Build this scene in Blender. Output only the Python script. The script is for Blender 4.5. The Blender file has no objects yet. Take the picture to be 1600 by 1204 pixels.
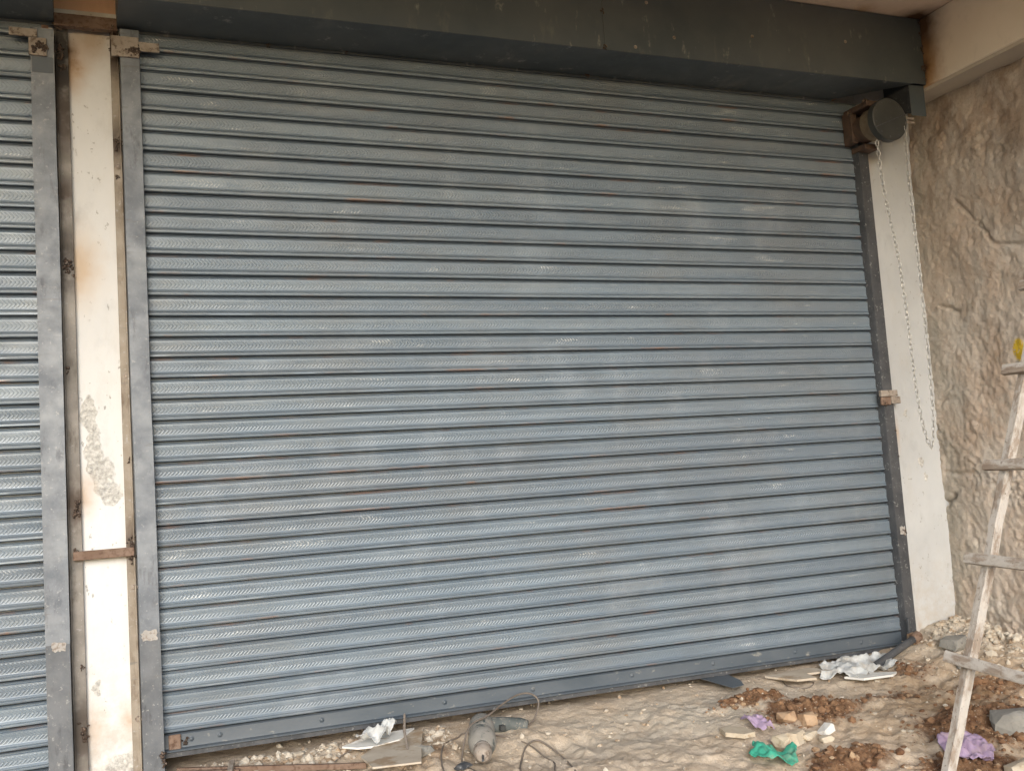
import bpy, bmesh, math, random
import numpy as np
from mathutils import Matrix, Vector

# ---------------------------------------------------------------- camera, sky, sun, exposure
scene = bpy.context.scene
C = scene.collection
R = math.radians
rng = random.Random(7)
nrng = np.random.default_rng(11)

YAW, PITCH, ROLL = 0.3946, 0.0918, -0.0678
fwd = Vector((math.sin(YAW)*math.cos(PITCH), math.cos(YAW)*math.cos(PITCH), math.sin(PITCH)))
rt0 = Vector((math.cos(YAW), -math.sin(YAW), 0)); up0 = rt0.cross(fwd)
rt = rt0*math.cos(ROLL) + up0*math.sin(ROLL); up = -rt0*math.sin(ROLL) + up0*math.cos(ROLL)
cam_d = bpy.data.cameras.new('camera'); cam = bpy.data.objects.new('camera', cam_d); C.objects.link(cam)
cam.matrix_world = Matrix(((rt.x, up.x, -fwd.x, -0.2524), (rt.y, up.y, -fwd.y, -4.3836), (rt.z, up.z, -fwd.z, 1.0341), (0, 0, 0, 1)))
cam_d.sensor_width = 36; cam_d.lens = 36.0; cam_d.clip_end = 2000; cam_d.clip_start = 0.05
scene.camera = cam

SUN_EL, SUN_AZ = R(20), R(200)          # azimuth: from +Y clockwise; the sun stands behind the camera's left shoulder
world = bpy.data.worlds.new('World'); scene.world = world; world.use_nodes = True
wn = world.node_tree.nodes; wl = world.node_tree.links
sky = wn.new('ShaderNodeTexSky'); sky.sky_type = 'NISHITA'; sky.sun_disc = False
sky.sun_elevation = SUN_EL; sky.sun_rotation = SUN_AZ; sky.air_density = 1.0; sky.dust_density = 1.1; sky.ozone_density = 1.0
wn['Background'].inputs['Strength'].default_value = 0.15
wl.new(sky.outputs[0], wn['Background'].inputs['Color'])
sun_d = bpy.data.lights.new('sun', 'SUN'); sun_d.energy = 1.4; sun_d.angle = R(30); sun_d.color = (1.0, 0.985, 0.965)
sun = bpy.data.objects.new('sun', sun_d); C.objects.link(sun)
to_sun = Vector((math.sin(SUN_AZ)*math.cos(SUN_EL), math.cos(SUN_AZ)*math.cos(SUN_EL), math.sin(SUN_EL)))
sun.rotation_euler = to_sun.to_track_quat('Z', 'Y').to_euler(); sun.location = (-2, -6, 6)
vs = scene.view_settings; vs.view_transform = 'Standard'; vs.look = 'None'; vs.exposure = 0.82; vs.gamma = 1.0; vs.use_curve_mapping = False

# ---------------------------------------------------------------- numpy noise
_T = nrng.random((256, 256))
def vnoise(x, y):
    xi = np.floor(x).astype(int); yi = np.floor(y).astype(int); fx = x-xi; fy = y-yi
    fx = fx*fx*fx*(fx*(fx*6-15)+10); fy = fy*fy*fy*(fy*(fy*6-15)+10)
    a = _T[xi & 255, yi & 255]; b = _T[(xi+1) & 255, yi & 255]; c = _T[xi & 255, (yi+1) & 255]; d = _T[(xi+1) & 255, (yi+1) & 255]
    return (a*(1-fx)+b*fx)*(1-fy)+(c*(1-fx)+d*fx)*fy
def fbm(x, y, octv=4, seed=0.0, gain=0.5):
    s = 0; a = 1; n = 0
    for k in range(octv):
        s = s+a*(vnoise(x+seed*17.3+k*31.7, y-seed*9.1+k*11.9)-0.5); n += a; a *= gain; x = x*2.03; y = y*2.03
    return s/n*2
def ridged(x, y, octv=3, seed=0.0):
    return 1-np.abs(fbm(x, y, octv, seed))*2.2

# ---------------------------------------------------------------- materials
class NT:
    def __init__(s, name):
        s.m = bpy.data.materials.new(name); s.m.use_nodes = True; s.t = s.m.node_tree; s.b = s.t.nodes['Principled BSDF']
    def n(s, typ, ins=None, **kw):
        nd = s.t.nodes.new(typ)
        for k, v in kw.items(): setattr(nd, k, v)
        for k, v in (ins or {}).items():
            if hasattr(v, 'is_linked'): s.t.links.new(v, nd.inputs[k])
            else: nd.inputs[k].default_value = v
        return nd
    def link(s, a, sock): s.t.links.new(a, sock)
    def coord(s, kind='Object', rnd=False):
        c = s.n('ShaderNodeTexCoord').outputs[kind]
        if rnd:
            oi = s.n('ShaderNodeObjectInfo').outputs['Random']
            mu = s.n('ShaderNodeMath', {0: oi, 1: 37.0}, operation='MULTIPLY').outputs[0]
            c = s.n('ShaderNodeVectorMath', {0: c, 1: mu}, operation='ADD').outputs[0]
        return c
    def scale(s, v, sc): return s.n('ShaderNodeVectorMath', {0: v, 1: sc}, operation='MULTIPLY').outputs[0]
    def noise(s, v, sc, det=5, rough=0.55): return s.n('ShaderNodeTexNoise', {'Vector': v, 'Scale': sc, 'Detail': det, 'Roughness': rough}).outputs['Fac']
    def ramp(s, f, lo, hi, a=0.0, b=1.0): return s.n('ShaderNodeMapRange', {'Value': f, 'From Min': lo, 'From Max': hi, 'To Min': a, 'To Max': b}).outputs[0]
    def mix(s, f, a, b, mode='MIX'):
        nd = s.t.nodes.new('ShaderNodeMix'); nd.data_type = 'RGBA'; nd.blend_type = mode
        for i, v in ((0, f), (6, a), (7, b)):
            if hasattr(v, 'is_linked'): s.t.links.new(v, nd.inputs[i])
            else: nd.inputs[i].default_value = v if i == 0 else (*v, 1)[:4]
        return nd.outputs[2]
    def math(s, op, a, b=0.0, c=0.0):
        return s.n('ShaderNodeMath', {0: a, 1: b, 2: c}, operation=op).outputs[0]
    def bump(s, h, strength, dist, prev=None):
        ins = {'Height': h, 'Strength': strength, 'Distance': dist}
        if prev is not None: ins['Normal'] = prev
        return s.n('ShaderNodeBump', ins).outputs[0]
    def dist(s, v, p, sx=(1, 1, 1)):
        d = s.n('ShaderNodeVectorMath', {0: v, 1: p}, operation='SUBTRACT').outputs[0]
        d = s.scale(d, sx)
        return s.n('ShaderNodeVectorMath', {0: d}, operation='LENGTH').outputs['Value']
    def done(s, col=None, rough=None, nor=None, metal=None, spec=None):
        for v, k in ((col, 'Base Color'), (rough, 'Roughness'), (nor, 'Normal'), (metal, 'Metallic'), (spec, 'Specular IOR Level')):
            if v is None: continue
            if hasattr(v, 'is_linked'): s.link(v, s.b.inputs[k])
            elif k == 'Base Color': s.b.inputs[k].default_value = (*v, 1)
            else: s.b.inputs[k].default_value = v
        return s.m

def mottled(name, c1, c2, sc=6, lo=.35, hi=.65, rough=.7, c3=None, sc3=40, lo3=.62, hi3=.7, bumpd=.002, bsc=60, stretch=(1, 1, 1), metal=0, spec=.4, rnd=True):
    t = NT(name); v = t.scale(t.coord('Object', rnd), stretch)
    col = t.mix(t.ramp(t.noise(v, sc, 6, .6), lo, hi), c1, c2)
    if c3 is not None: col = t.mix(t.ramp(t.noise(v, sc3, 5, .65), lo3, hi3), col, c3)
    nor = t.bump(t.noise(v, bsc, 5, .6), .6, bumpd) if bumpd else None
    return t.done(col, t.ramp(t.noise(v, sc*2, 3), .3, .7, rough-.1, rough+.1), nor, metal, spec)

def shutter_paint():
    t = NT('blue_grey_shutter_paint'); o = t.coord('Object'); v = t.coord('Object', True)
    sp = t.n('ShaderNodeSeparateXYZ', {0: o}); X, Z = sp.outputs['X'], sp.outputs['Z']
    rnd = t.n('ShaderNodeObjectInfo').outputs['Random']
    # herringbone emboss: two rows of slanted dashes meeting in a point, in a band at mid face
    zc = t.math('SUBTRACT', Z, 0.0500)
    az = t.math('ABSOLUTE', zc)
    ph = t.math('ADD', t.math('MULTIPLY', X, 66.0), t.math('MULTIPLY', az, 62.0))
    wv = t.math('SINE', t.math('MULTIPLY', ph, 6.2832))
    wv = t.ramp(wv, -.25, .75)
    band = t.ramp(az, .0155, .0185, 1, 0)
    mid = t.ramp(az, .0004, .0016)
    fade = t.ramp(t.noise(t.scale(v, (1.6, 1, 9)), 1.0, 3), .30, .55, .25, 1)
    ch = t.math('MULTIPLY', t.math('MULTIPLY', t.math('MULTIPLY', wv, band), mid), fade)
    base = t.mix(t.ramp(t.noise(t.scale(v, (1.1, 1, 14)), 1.5, 5, .6), .32, .68), (.150, .196, .244), (.208, .258, .306))
    base = t.mix(t.ramp(rnd, 0, 1, .0, .55), base, (.116, .150, .190))
    dust = t.ramp(t.noise(t.scale(v, (.8, 1, 4)), 2.3, 6, .6), .52, .76, 0, .30)
    base = t.mix(dust, base, (.26, .255, .24))
    wp = t.n('ShaderNodeNewGeometry').outputs['Position']
    blot = t.ramp(t.noise(t.scale(wp, (1, 1, 1.5)), 1.7, 7, .62), .46, .70, 0, .50)
    base = t.mix(blot, base, (.160, .172, .182))
    pale = t.ramp(t.noise(t.scale(wp, (1.2, 1, .9)), 2.6, 6, .6), .54, .74, 0, .45)
    base = t.mix(pale, base, (.31, .35, .395))
    # paint rubbed off the ridges in places
    scuff = t.math('MULTIPLY', t.ramp(t.noise(t.scale(v, (1, 1, 5)), 3.4, 4, .6), .635, .70), t.ramp(t.noise(v, 160, 2), .40, .56))
    base = t.mix(t.math('MULTIPLY', t.math('MULTIPLY', scuff, .85), t.ramp(ch, .1, .55)), base, (.66, .68, .68))
    streak = t.math('MULTIPLY', t.ramp(t.noise(t.scale(v, (3.2, 1, 240)), 1.4, 3), .66, .72), t.ramp(t.noise(v, 2.2, 2), .5, .62))
    base = t.mix(t.math('MULTIPLY', streak, .7), base, (.52, .52, .50))
    # rust showing along the rolled joints
    jz = t.math('MAXIMUM', t.ramp(Z, .0755, .0785), t.ramp(Z, .0150, .0110))
    rust = t.math('MULTIPLY', jz, t.ramp(t.noise(t.scale(v, (1.5, 1, 1)), 2.6, 5, .65), .57, .70))
    base = t.mix(t.math('MULTIPLY', rust, .6), base, (.29, .145, .08))
    grime = t.math('MULTIPLY', t.ramp(t.noise(v, 30, 5, .7), .55, .8), .35)
    base = t.mix(grime, base, (.12, .13, .13))
    n1 = t.bump(ch, 1.0, .0011)
    n2 = t.bump(t.noise(t.scale(v, (1.2, 1, 3)), 4, 2), .25, .005, n1)
    n3 = t.bump(t.noise(v, 350, 2), .15, .0006, n2)
    return t.done(base, t.ramp(t.noise(v, 9, 4), .3, .7, .32, .46), n3, .16, 1.0)

def dark_box_paint():
    t = NT('dark_green_grey_box_paint'); v = t.coord('Object')
    c = t.mix(t.ramp(t.noise(v, 1.6, 5, .6), .35, .65), (.058, .076, .090), (.098, .114, .124))
    c = t.mix(t.ramp(t.noise(t.scale(v, (2.4, 1, 1)), 3.2, 7, .7), .58, .74, 0, .55), c, (.20, .20, .18))
    sc = t.math('MULTIPLY', t.ramp(t.noise(t.scale(v, (5, 5, 1.6)), 2.6, 6, .7), .59, .68), t.ramp(t.noise(v, 40, 3), .4, .6))
    c = t.mix(t.math('MULTIPLY', sc, .75), c, (.34, .34, .32))
    n = t.bump(t.noise(v, 3, 3), .3, .012)
    return t.done(c, t.ramp(t.noise(v, 5, 5), .3, .7, .34, .6), n, 0, .5)

def steel(name, c1, c2, c3, rough=.5, stains=()):
    t = NT(name); v = t.coord('Object', True)
    c = t.mix(t.ramp(t.noise(v, 9, 7, .65), .36, .64), c1, c2)
    c = t.mix(t.ramp(t.noise(t.scale(v, (1, 1, .35)), 17, 6, .7), .56, .70, 0, .8), c, c3)
    c = t.mix(t.math('MULTIPLY', t.ramp(t.noise(v, 55, 5, .7), .60, .68), .55), c, (.42, .42, .41))
    c = t.mix(t.math('MULTIPLY', t.ramp(t.noise(t.scale(v, (1, 1, 9)), 7, 4, .6), .64, .70), .5), c, (.13, .13, .135))
    o_ = t.coord('Object')
    for p, r, colr, k in stains:
        m = t.ramp(t.dist(o_, p, (1, 1, .5)), r*.3, r, k, 0)
        c = t.mix(t.math('MULTIPLY', m, t.ramp(t.noise(v, 16, 4), .25, .5)), c, colr)
    n = t.bump(t.noise(v, 120, 4), .35, .0012)
    return t.done(c, t.ramp(t.noise(v, 14, 4), .3, .7, rough-.12, rough+.14), n, .15, .5)

def plaster(name, c1, c2, stains=(), worn=(), holes=True, rough=.85):
    # stains: (point, radius, colour, strength) soot and rust round welds; worn: (point, radius, stretch) paint chipped to grey render
    t = NT(name); v = t.coord('Object')
    wob = t.n('ShaderNodeVectorMath', {0: t.n('ShaderNodeTexNoise', {'Vector': v, 'Scale': 22.0, 'Detail': 5.0}).outputs['Color'], 1: (.5, .5, .5)}, operation='SUBTRACT').outputs[0]
    vw = t.n('ShaderNodeVectorMath', {0: wob, 1: (.06, .06, .06), 2: v}, operation='MULTIPLY_ADD').outputs[0]
    c = t.mix(t.ramp(t.noise(v, 2.4, 6, .6), .3, .7), c1, c2)
    c = t.mix(t.ramp(t.noise(t.scale(v, (1, 1, .6)), 13, 6, .65), .56, .75, 0, .35), c, tuple(k*.72 for k in c1))
    n = t.bump(t.noise(t.scale(v, (1, 1, .55)), 26, 5, .6), .35, .006)
    if holes:
        h = t.math('MULTIPLY', t.ramp(t.noise(t.scale(v, (1, 1, .7)), 46, 3, .6), .655, .70), t.ramp(t.noise(v, 5, 3), .42, .55))
        c = t.mix(t.math('MULTIPLY', h, .75), c, (.26, .25, .23)); n = t.bump(h, -.6, .004, n)
    if holes:
        zz_ = t.n('ShaderNodeSeparateXYZ', {0: v}).outputs['Z']
        gr_ = t.math('MULTIPLY', t.ramp(zz_, .55, -.05), t.ramp(t.noise(v, 19, 6, .7), .38, .62))
        c = t.mix(t.math('MULTIPLY', gr_, .6), c, (.40, .32, .235))
        sm = t.ramp(t.noise(t.scale(v, (1, 1, .4)), 7, 7, .7), .55, .75, 0, .4)
        c = t.mix(sm, c, (.47, .45, .41))
    for p, r, st in worn:
        m = t.ramp(t.dist(vw, p, st), r*.86, r, 1, 0)
        g = t.mix(t.ramp(t.noise(v, 70, 4, .7), .35, .65), (.34, .33, .31), (.66, .65, .62))
        c = t.mix(m, c, g); n = t.bump(m, -.7, .004, n); n = t.bump(t.math('MULTIPLY', m, t.noise(v, 130, 3)), .8, .004, n)
    for p, r, colr, k in stains:
        m = t.ramp(t.dist(vw, p, (1, 1, .62)), r*.22, r, k, 0)
        c = t.mix(t.math('POWER', m, 1.6), c, colr)
    n = t.bump(t.noise(v, 240, 3), .25, .0015, n)
    return t.done(c, rough, n, 0, .3)

def earth_ground():
    t = NT('trodden_earth'); v = t.coord('Object')
    so = t.n('ShaderNodeAttribute', attribute_name='soil').outputs['Fac']
    ce = t.n('ShaderNodeAttribute', attribute_name='cement').outputs['Fac']
    c = t.mix(t.ramp(t.noise(v, 5, 7, .62), .33, .67), (.54, .425, .31), (.63, .53, .42))
    c = t.mix(t.ramp(t.noise(v, 17, 6, .7), .52, .70, 0, .6), c, (.30, .205, .125))
    oc = t.n('ShaderNodeAttribute', attribute_name='ochre').outputs['Fac']
    c = t.mix(t.math('MULTIPLY', oc, t.ramp(t.noise(v, 6, 6, .65), .3, .6)), c, (.31, .205, .115))
    c = t.mix(t.math('MULTIPLY', ce, t.ramp(t.noise(v, 9, 5, .6), .25, .55)), c, (.50, .445, .37))
    s2 = t.mix(t.ramp(t.noise(v, 26, 6, .7), .36, .64), (.105, .052, .028), (.26, .155, .088))
    edge = t.math('ADD', so, t.math('MULTIPLY', t.math('SUBTRACT', t.noise(v, 14, 6, .7), .5), .8))
    c = t.mix(t.ramp(edge, .32, .62), c, s2)
    c = t.mix(t.ramp(t.noise(v, 90, 4, .7), .60, .70, 0, .5), c, (.68, .62, .53))
    c = t.mix(t.ramp(t.noise(v, 75, 4, .7), .62, .72, 0, .55), c, (.17, .10, .06))
    far = t.n('ShaderNodeAttribute', attribute_name='bounce_cut').outputs['Fac']   # dark soil colour added on the unseen ground to cut bounced light
    c = t.mix(far, c, t.mix(t.noise(v, 1.5, 5), (.085, .060, .042), (.15, .105, .07)))
    n = t.bump(t.noise(v, 32, 7, .7), .8, .016)
    n = t.bump(t.noise(v, 150, 4, .7), .6, .004, n)
    return t.done(c, .95, n, 0, .2)

def rough_wall_mat():
    t = NT('rough_earth_and_mortar'); v = t.coord('Object')
    st = t.scale(v, (1, 1.4, .8))
    c = t.mix(t.ramp(t.noise(st, 2.6, 7, .65), .36, .62), (.585, .465, .37), (.66, .60, .53))
    c = t.mix(t.ramp(t.noise(st, 6, 6, .7), .52, .70, 0, .5), c, (.40, .27, .18))
    c = t.mix(t.ramp(t.noise(st, 11, 6, .7), .54, .68, 0, .75), c, (.54, .49, .42))
    g = t.n('ShaderNodeSeparateXYZ', {0: v}).outputs['Y']
    c = t.mix(t.math('MULTIPLY', t.ramp(g, -.30, .0), t.ramp(t.noise(st, 5, 5), .3, .6)), c, (.40, .365, .31))
    hi = t.ramp(t.n('ShaderNodeSeparateXYZ', {0: v}).outputs['Z'], 1.9, 2.7)
    c = t.mix(t.math('MULTIPLY', hi, t.ramp(t.noise(st, 7, 6, .7), .40, .62, 0, .6)), c, (.30, .205, .14))
    scr = t.ramp(t.noise(t.scale(v, (8, 14, 2.2)), 5, 4, .6), .66, .70)
    c = t.mix(t.math('MULTIPLY', scr, .6), c, (.66, .61, .53))
    c = t.mix(t.ramp(t.noise(v, 70, 5, .7), .58, .72, 0, .6), c, (.24, .175, .12))
    ym = t.math('MULTIPLY', t.ramp(t.dist(v, (0, -.585, 1.52), (0, 1.25, .8)), .040, .052, 1, 0), t.ramp(t.noise(v, 60, 4), .3, .45))
    c = t.mix(ym, c, (.72, .50, .05))
    n = t.bump(t.noise(v, 55, 7, .75), .8, .014)
    n = t.bump(t.noise(v, 190, 4, .7), .6, .005, n)
    return t.done(c, .95, n, 0, .15)

def plastic(name, col, trans, rough=.35, c2=None):
    t = NT(name); v = t.coord('Object')
    c = t.mix(t.ramp(t.noise(v, 22, 5, .6), .4, .65), col, c2 or tuple(k*.75 for k in col))
    c = t.mix(t.ramp(t.noise(v, 14, 6, .7), .50, .72, 0, .55), c, (.42, .34, .25))
    t.b.inputs['Transmission Weight'].default_value = trans
    t.b.inputs['IOR'].default_value = 1.2
    return t.done(c, rough, t.bump(t.noise(v, 45, 4), .4, .004), 0, .5)

M = {}
M['paint'] = shutter_paint(); M['box'] = dark_box_paint()
M['rail_paint'] = mottled('bottom_rail_paint', (.068, .086, .106), (.100, .117, .136), 4, rough=.42, c3=(.30, .29, .26), sc3=25, lo3=.62, hi3=.74, bumpd=.0008, stretch=(.5, 1, 1), spec=.5)
M['steel'] = steel('bare_mill_steel', (.135, .152, .178), (.240, .260, .285), (.07, .076, .092))
M['steel_dark'] = steel('dark_mill_steel', (.052, .056, .064), (.09, .094, .102), (.04, .04, .044))
M['flange'] = steel('brown_stained_flange', (.235, .195, .150), (.33, .29, .24), (.13, .088, .058), .6, [((-.11, 0, 2.93), .10, (.05, .032, .022), 1.0), ((-.11, 0, 2.52), .06, (.06, .04, .03), .8), ((-.105, 0, .88), .06, (.07, .045, .03), .8)])
M['flange_grey'] = steel('grey_stained_flange', (.27, .25, .225), (.17, .155, .14), (.085, .066, .05), .6, [((-.315, 0, 2.85), .16, (.022, .018, .016), 1.0), ((-.315, 0, 2.6), .10, (.05, .03, .02), .8), ((-.315, 0, 2.30), .05, (.05, .03, .02), .8), ((-.315, 0, 2.03), .10, (.05, .038, .03), .9), ((-.31, 0, 1.58), .06, (.06, .05, .04), .7), ((-.31, 0, 1.05), .08, (.07, .045, .03), .9), ((-.30, 0, .19), .10, (.06, .045, .035), .9)])
M['rust_dark'] = mottled('dark_rusty_mount', (.06, .042, .034), (.12, .075, .052), 20, rough=.7, bumpd=.003)
M['rust'] = mottled('rusty_brown_bar', (.150, .092, .062), (.235, .165, .125), 14, rough=.7, c3=(.10, .055, .035), sc3=50, lo3=.5, hi3=.65, bumpd=.003)
M['weld'] = mottled('weld_bead', (.055, .042, .036), (.12, .085, .065), 60, rough=.45, c3=(.26, .22, .19), sc3=120, lo3=.58, hi3=.7, bumpd=.006, bsc=130, metal=.5)
M['bracket'] = mottled('dusty_bracket_steel', (.26, .215, .175), (.37, .325, .285), 18, rough=.65, c3=(.12, .085, .06), sc3=45, lo3=.52, hi3=.66, bumpd=.002)
M['black'] = mottled('black_gear_paint', (.040, .043, .043), (.062, .065, .063), 12, rough=.5, c3=(.15, .14, .12), sc3=60, lo3=.64, hi3=.72, bumpd=.001)
M['hub'] = mottled('dusty_hub', (.20, .165, .115), (.13, .10, .07), 14, rough=.7, bumpd=.001)
M['galv'] = mottled('galvanised_chain', (.45, .45, .435), (.58, .57, .55), 60, rough=.38, bumpd=0, metal=.55, spec=.5)
M['concrete'] = mottled('grey_concrete', (.36, .34, .31), (.44, .42, .38), 4, rough=.9, bumpd=.004, bsc=40)
SOOT = (.10, .055, .03); SCORCH = (.45, .27, .13)
M['pillar_left'] = plaster('cream_plaster_between_shutters', (.645, .645, .64), (.71, .71, .705),
    stains=[((-.295, 0, 2.84), .12, SCORCH, .9), ((-.30, 0, 2.90), .075, SOOT, 1.0), ((-.20, 0, 2.97), .10, SCORCH, .6), ((-.29, 0, 2.0), .16, (.55, .40, .26), .85), ((-.285, 0, 1.09), .085, SCORCH, .7), ((-.135, 0, .20), .06, SCORCH, .6),
            ((-.265, 0, .19), .09, SCORCH, .5), ((-.2, 0, 2.98), .12, (.33, .24, .15), .6), ((-.285, 0, 2.2), .05, SOOT, .4)],
    worn=[((-.252, 0, 1.40), .05, (1.5, 0, .62)), ((-.235, 0, 1.26), .05, (1.5, 0, .5)), ((-.205, 0, 1.15), .058, (1.2, 0, .72)), ((-.178, 0, 1.09), .040, (1.0, 0, .85)), ((-.25, 0, .34), .018, (1.5, 0, .7)), ((-.16, 0, .02), .06, (.8, 0, 1))])
M['pillar_right'] = plaster('white_plaster_by_side_wall', (.455, .468, .478), (.53, .543, .55),
    stains=[((3.79, 0, 1.14), .09, SCORCH, .7), ((3.80, 0, 2.68), .09, SCORCH, .5), ((3.84, 0, .1), .06, SCORCH, .4)],
    worn=[((3.99, 0, .98), .02, (1, 0, .7)), ((4.01, 0, .90), .018, (1, 0, .6)), ((3.92, 0, 1.26), .015, (1.3, 0, .5))])
M['ceil'] = plaster('cream_ceiling_plaster', (.76, .60, .48), (.80, .66, .55), stains=[((3.97, -.30, 3.385), .20, SOOT, 1.0), ((3.6, -.31, 3.385), .10, SCORCH, .7)], holes=False)
M['beam'] = plaster('cream_beam_plaster', (.78, .69, .57), (.82, .75, .65), stains=[((4.0, -.30, 3.08), .17, SCORCH, 1.0), ((4.0, -.30, 3.2), .15, SCORCH, 1.0), ((4.0, -.30, 3.10), .06, SOOT, 1.0), ((4.0, -.30, 3.37), .24, SOOT, 1.0)], holes=False)
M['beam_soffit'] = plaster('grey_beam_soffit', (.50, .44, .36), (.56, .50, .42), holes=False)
M['lintel'] = plaster('peach_lintel_plaster', (.72, .46, .31), (.76, .52, .37), holes=False)
M['ground'] = earth_ground(); M['rough'] = rough_wall_mat()
M['wood'] = None

def wood():
    t = NT('plaster_splashed_timber'); v = t.coord('Object', True)
    g = t.scale(v, (9, 9, 1.1))
    c = t.mix(t.ramp(t.noise(g, 7, 6, .65), .34, .66), (.24, .185, .145), (.38, .32, .265))
    c = t.mix(t.ramp(t.noise(t.scale(v, (1, 1, .45)), 17, 6, .7), .42, .55, 0, .8), c, (.56, .53, .49))
    c = t.mix(t.ramp(t.noise(v, 50, 4, .7), .60, .68, 0, .7), c, (.14, .10, .075))
    n = t.bump(t.noise(g, 22, 5, .7), .5, .003); n = t.bump(t.noise(v, 60, 4), .4, .003, n)
    return t.done(c, .85, n, 0, .25)
M['wood'] = wood()

# ---------------------------------------------------------------- mesh helpers
class MB:
    def __init__(s): s.v = []; s.f = []
    def add(s, vs_, fs):
        o = len(s.v); s.v += [tuple(p) for p in vs_]; s.f += [tuple(i+o for i in f) for f in fs]; return s
    def box(s, x0, x1, y0, y1, z0, z1, c=0.0, mat=None):
        if c <= 0:
            vv = [(x, y, z) for x in (x0, x1) for y in (y0, y1) for z in (z0, z1)]
            ff = [(0, 1, 3, 2), (4, 6, 7, 5), (0, 4, 5, 1), (2, 3, 7, 6), (0, 2, 6, 4), (1, 5, 7, 3)]
        else:
            bm = bmesh.new(); bmesh.ops.create_cube(bm, size=1)
            for w in bm.verts: w.co = ((x0+x1)/2+w.co.x*(x1-x0), (y0+y1)/2+w.co.y*(y1-y0), (z0+z1)/2+w.co.z*(z1-z0))
            bmesh.ops.bevel(bm, geom=bm.edges[:], offset=c, segments=1, affect='EDGES')
            bm.verts.index_update(); vv = [w.co.copy() for w in bm.verts]; ff = [[w.index for w in f.verts] for f in bm.faces]; bm.free()
        if mat is not None: vv = [mat @ Vector(p) for p in vv]
        return s.add(vv, ff)
    def tube(s, pts, r, n=8, caps=True):
        pts = [Vector(p) for p in pts]; vv = []; ff = []; prev = None
        for i, p in enumerate(pts):
            d = (pts[min(i+1, len(pts)-1)]-pts[max(i-1, 0)]).normalized()
            if prev is None: a = d.orthogonal().normalized()
            else: a = (prev-d*prev.dot(d)).normalized()
            prev = a; b = d.cross(a); rr = r[i] if isinstance(r, (list, tuple)) else r
            vv += [p+(a*math.cos(2*math.pi*k/n)+b*math.sin(2*math.pi*k/n))*rr for k in range(n)]
        for i in range(len(pts)-1):
            for k in range(n): ff.append((i*n+k, i*n+(k+1) % n, (i+1)*n+(k+1) % n, (i+1)*n+k))
        if caps: ff.append(tuple(range(n))[::-1]); ff.append(tuple((len(pts)-1)*n+k for k in range(n)))
        return s.add(vv, ff)
    def poly(s, pts, thick, normal):
        nrm = Vector(normal)*thick; a = [Vector(p) for p in pts]; b = [p+nrm for p in a]; n = len(a)
        return s.add(a+b, [tuple(range(n)), tuple(range(2*n-1, n-1, -1))]+[(i, i+n, (i+1) % n+n, (i+1) % n) for i in range(n)])
    def build(s, name, mat, parent=None, smooth=None, loc=None):
        me = bpy.data.meshes.new(name); me.from_pydata(s.v, [], s.f); me.update()
        bm = bmesh.new(); bm.from_mesh(me); bmesh.ops.recalc_face_normals(bm, faces=bm.faces[:]); bm.to_mesh(me); bm.free()
        return link(name, me, mat, parent, smooth, loc)
def link(name, me, mat, parent=None, smooth=None, loc=None):
    if mat is not None and not me.materials: me.materials.append(M[mat] if isinstance(mat, str) else mat)
    if smooth is not None:
        me.polygons.foreach_set('use_smooth', [True]*len(me.polygons)); me.set_sharp_from_angle(angle=R(smooth))
    o = bpy.data.objects.new(name, me); C.objects.link(o)
    if parent: o.parent = parent
    if loc is not None: o.location = loc
    return o
def tag(o, label, cat, group=None):
    o['label'] = label; o['category'] = cat
    if group: o['group'] = group
    return o
def empty(name, loc, label, cat, group=None):
    e = bpy.data.objects.new(name, None); e.empty_display_size = .1; C.objects.link(e); e.location = loc
    return tag(e, label, cat, group)
def part(name, mb, mat, thing, smooth=None):
    # vertices are given in world space; the thing's empty stands at its base
    l = thing.location
    o = mb.build(name, mat, thing, smooth); o.location = -l if thing.parent is None else Vector((0, 0, 0))
    return o
def hull(name, pts, mat, parent=None, loc=None, smooth=None):
    bm = bmesh.new()
    for p in pts: bm.verts.new(p)
    r = bmesh.ops.convex_hull(bm, input=bm.verts[:])
    bmesh.ops.delete(bm, geom=[e for e in r['geom_unused'] if isinstance(e, bmesh.types.BMVert)], context='VERTS')
    bmesh.ops.recalc_face_normals(bm, faces=bm.faces[:])
    me = bpy.data.meshes.new(name); bm.to_mesh(me); bm.free()
    return link(name, me, mat, parent, smooth, loc)
def grid_mesh(name, P, mat, smooth=True, attrs=None):
    # P: array (a, b, 3)
    a, b, _ = P.shape; idx = np.arange(a*b).reshape(a, b)
    f = np.stack([idx[:-1, :-1], idx[1:, :-1], idx[1:, 1:], idx[:-1, 1:]], -1).reshape(-1, 4)
    me = bpy.data.meshes.new(name); me.vertices.add(a*b); me.vertices.foreach_set('co', P.reshape(-1).astype(np.float32))
    me.loops.add(f.size); me.loops.foreach_set('vertex_index', f.reshape(-1).astype(np.int32))
    me.polygons.add(len(f)); me.polygons.foreach_set('loop_start', np.arange(0, f.size, 4, dtype=np.int32)); me.polygons.foreach_set('loop_total', np.full(len(f), 4, dtype=np.int32))
    me.update(calc_edges=True); me.validate()
    me.polygons.foreach_set('use_smooth', np.full(len(f), smooth))
    for k, arr in (attrs or {}).items():
        at = me.attributes.new(k, 'FLOAT', 'POINT'); at.data.foreach_set('value', arr.reshape(-1).astype(np.float32))
    o = bpy.data.objects.new(name, me); me.materials.append(M[mat]); C.objects.link(o); return o

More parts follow.
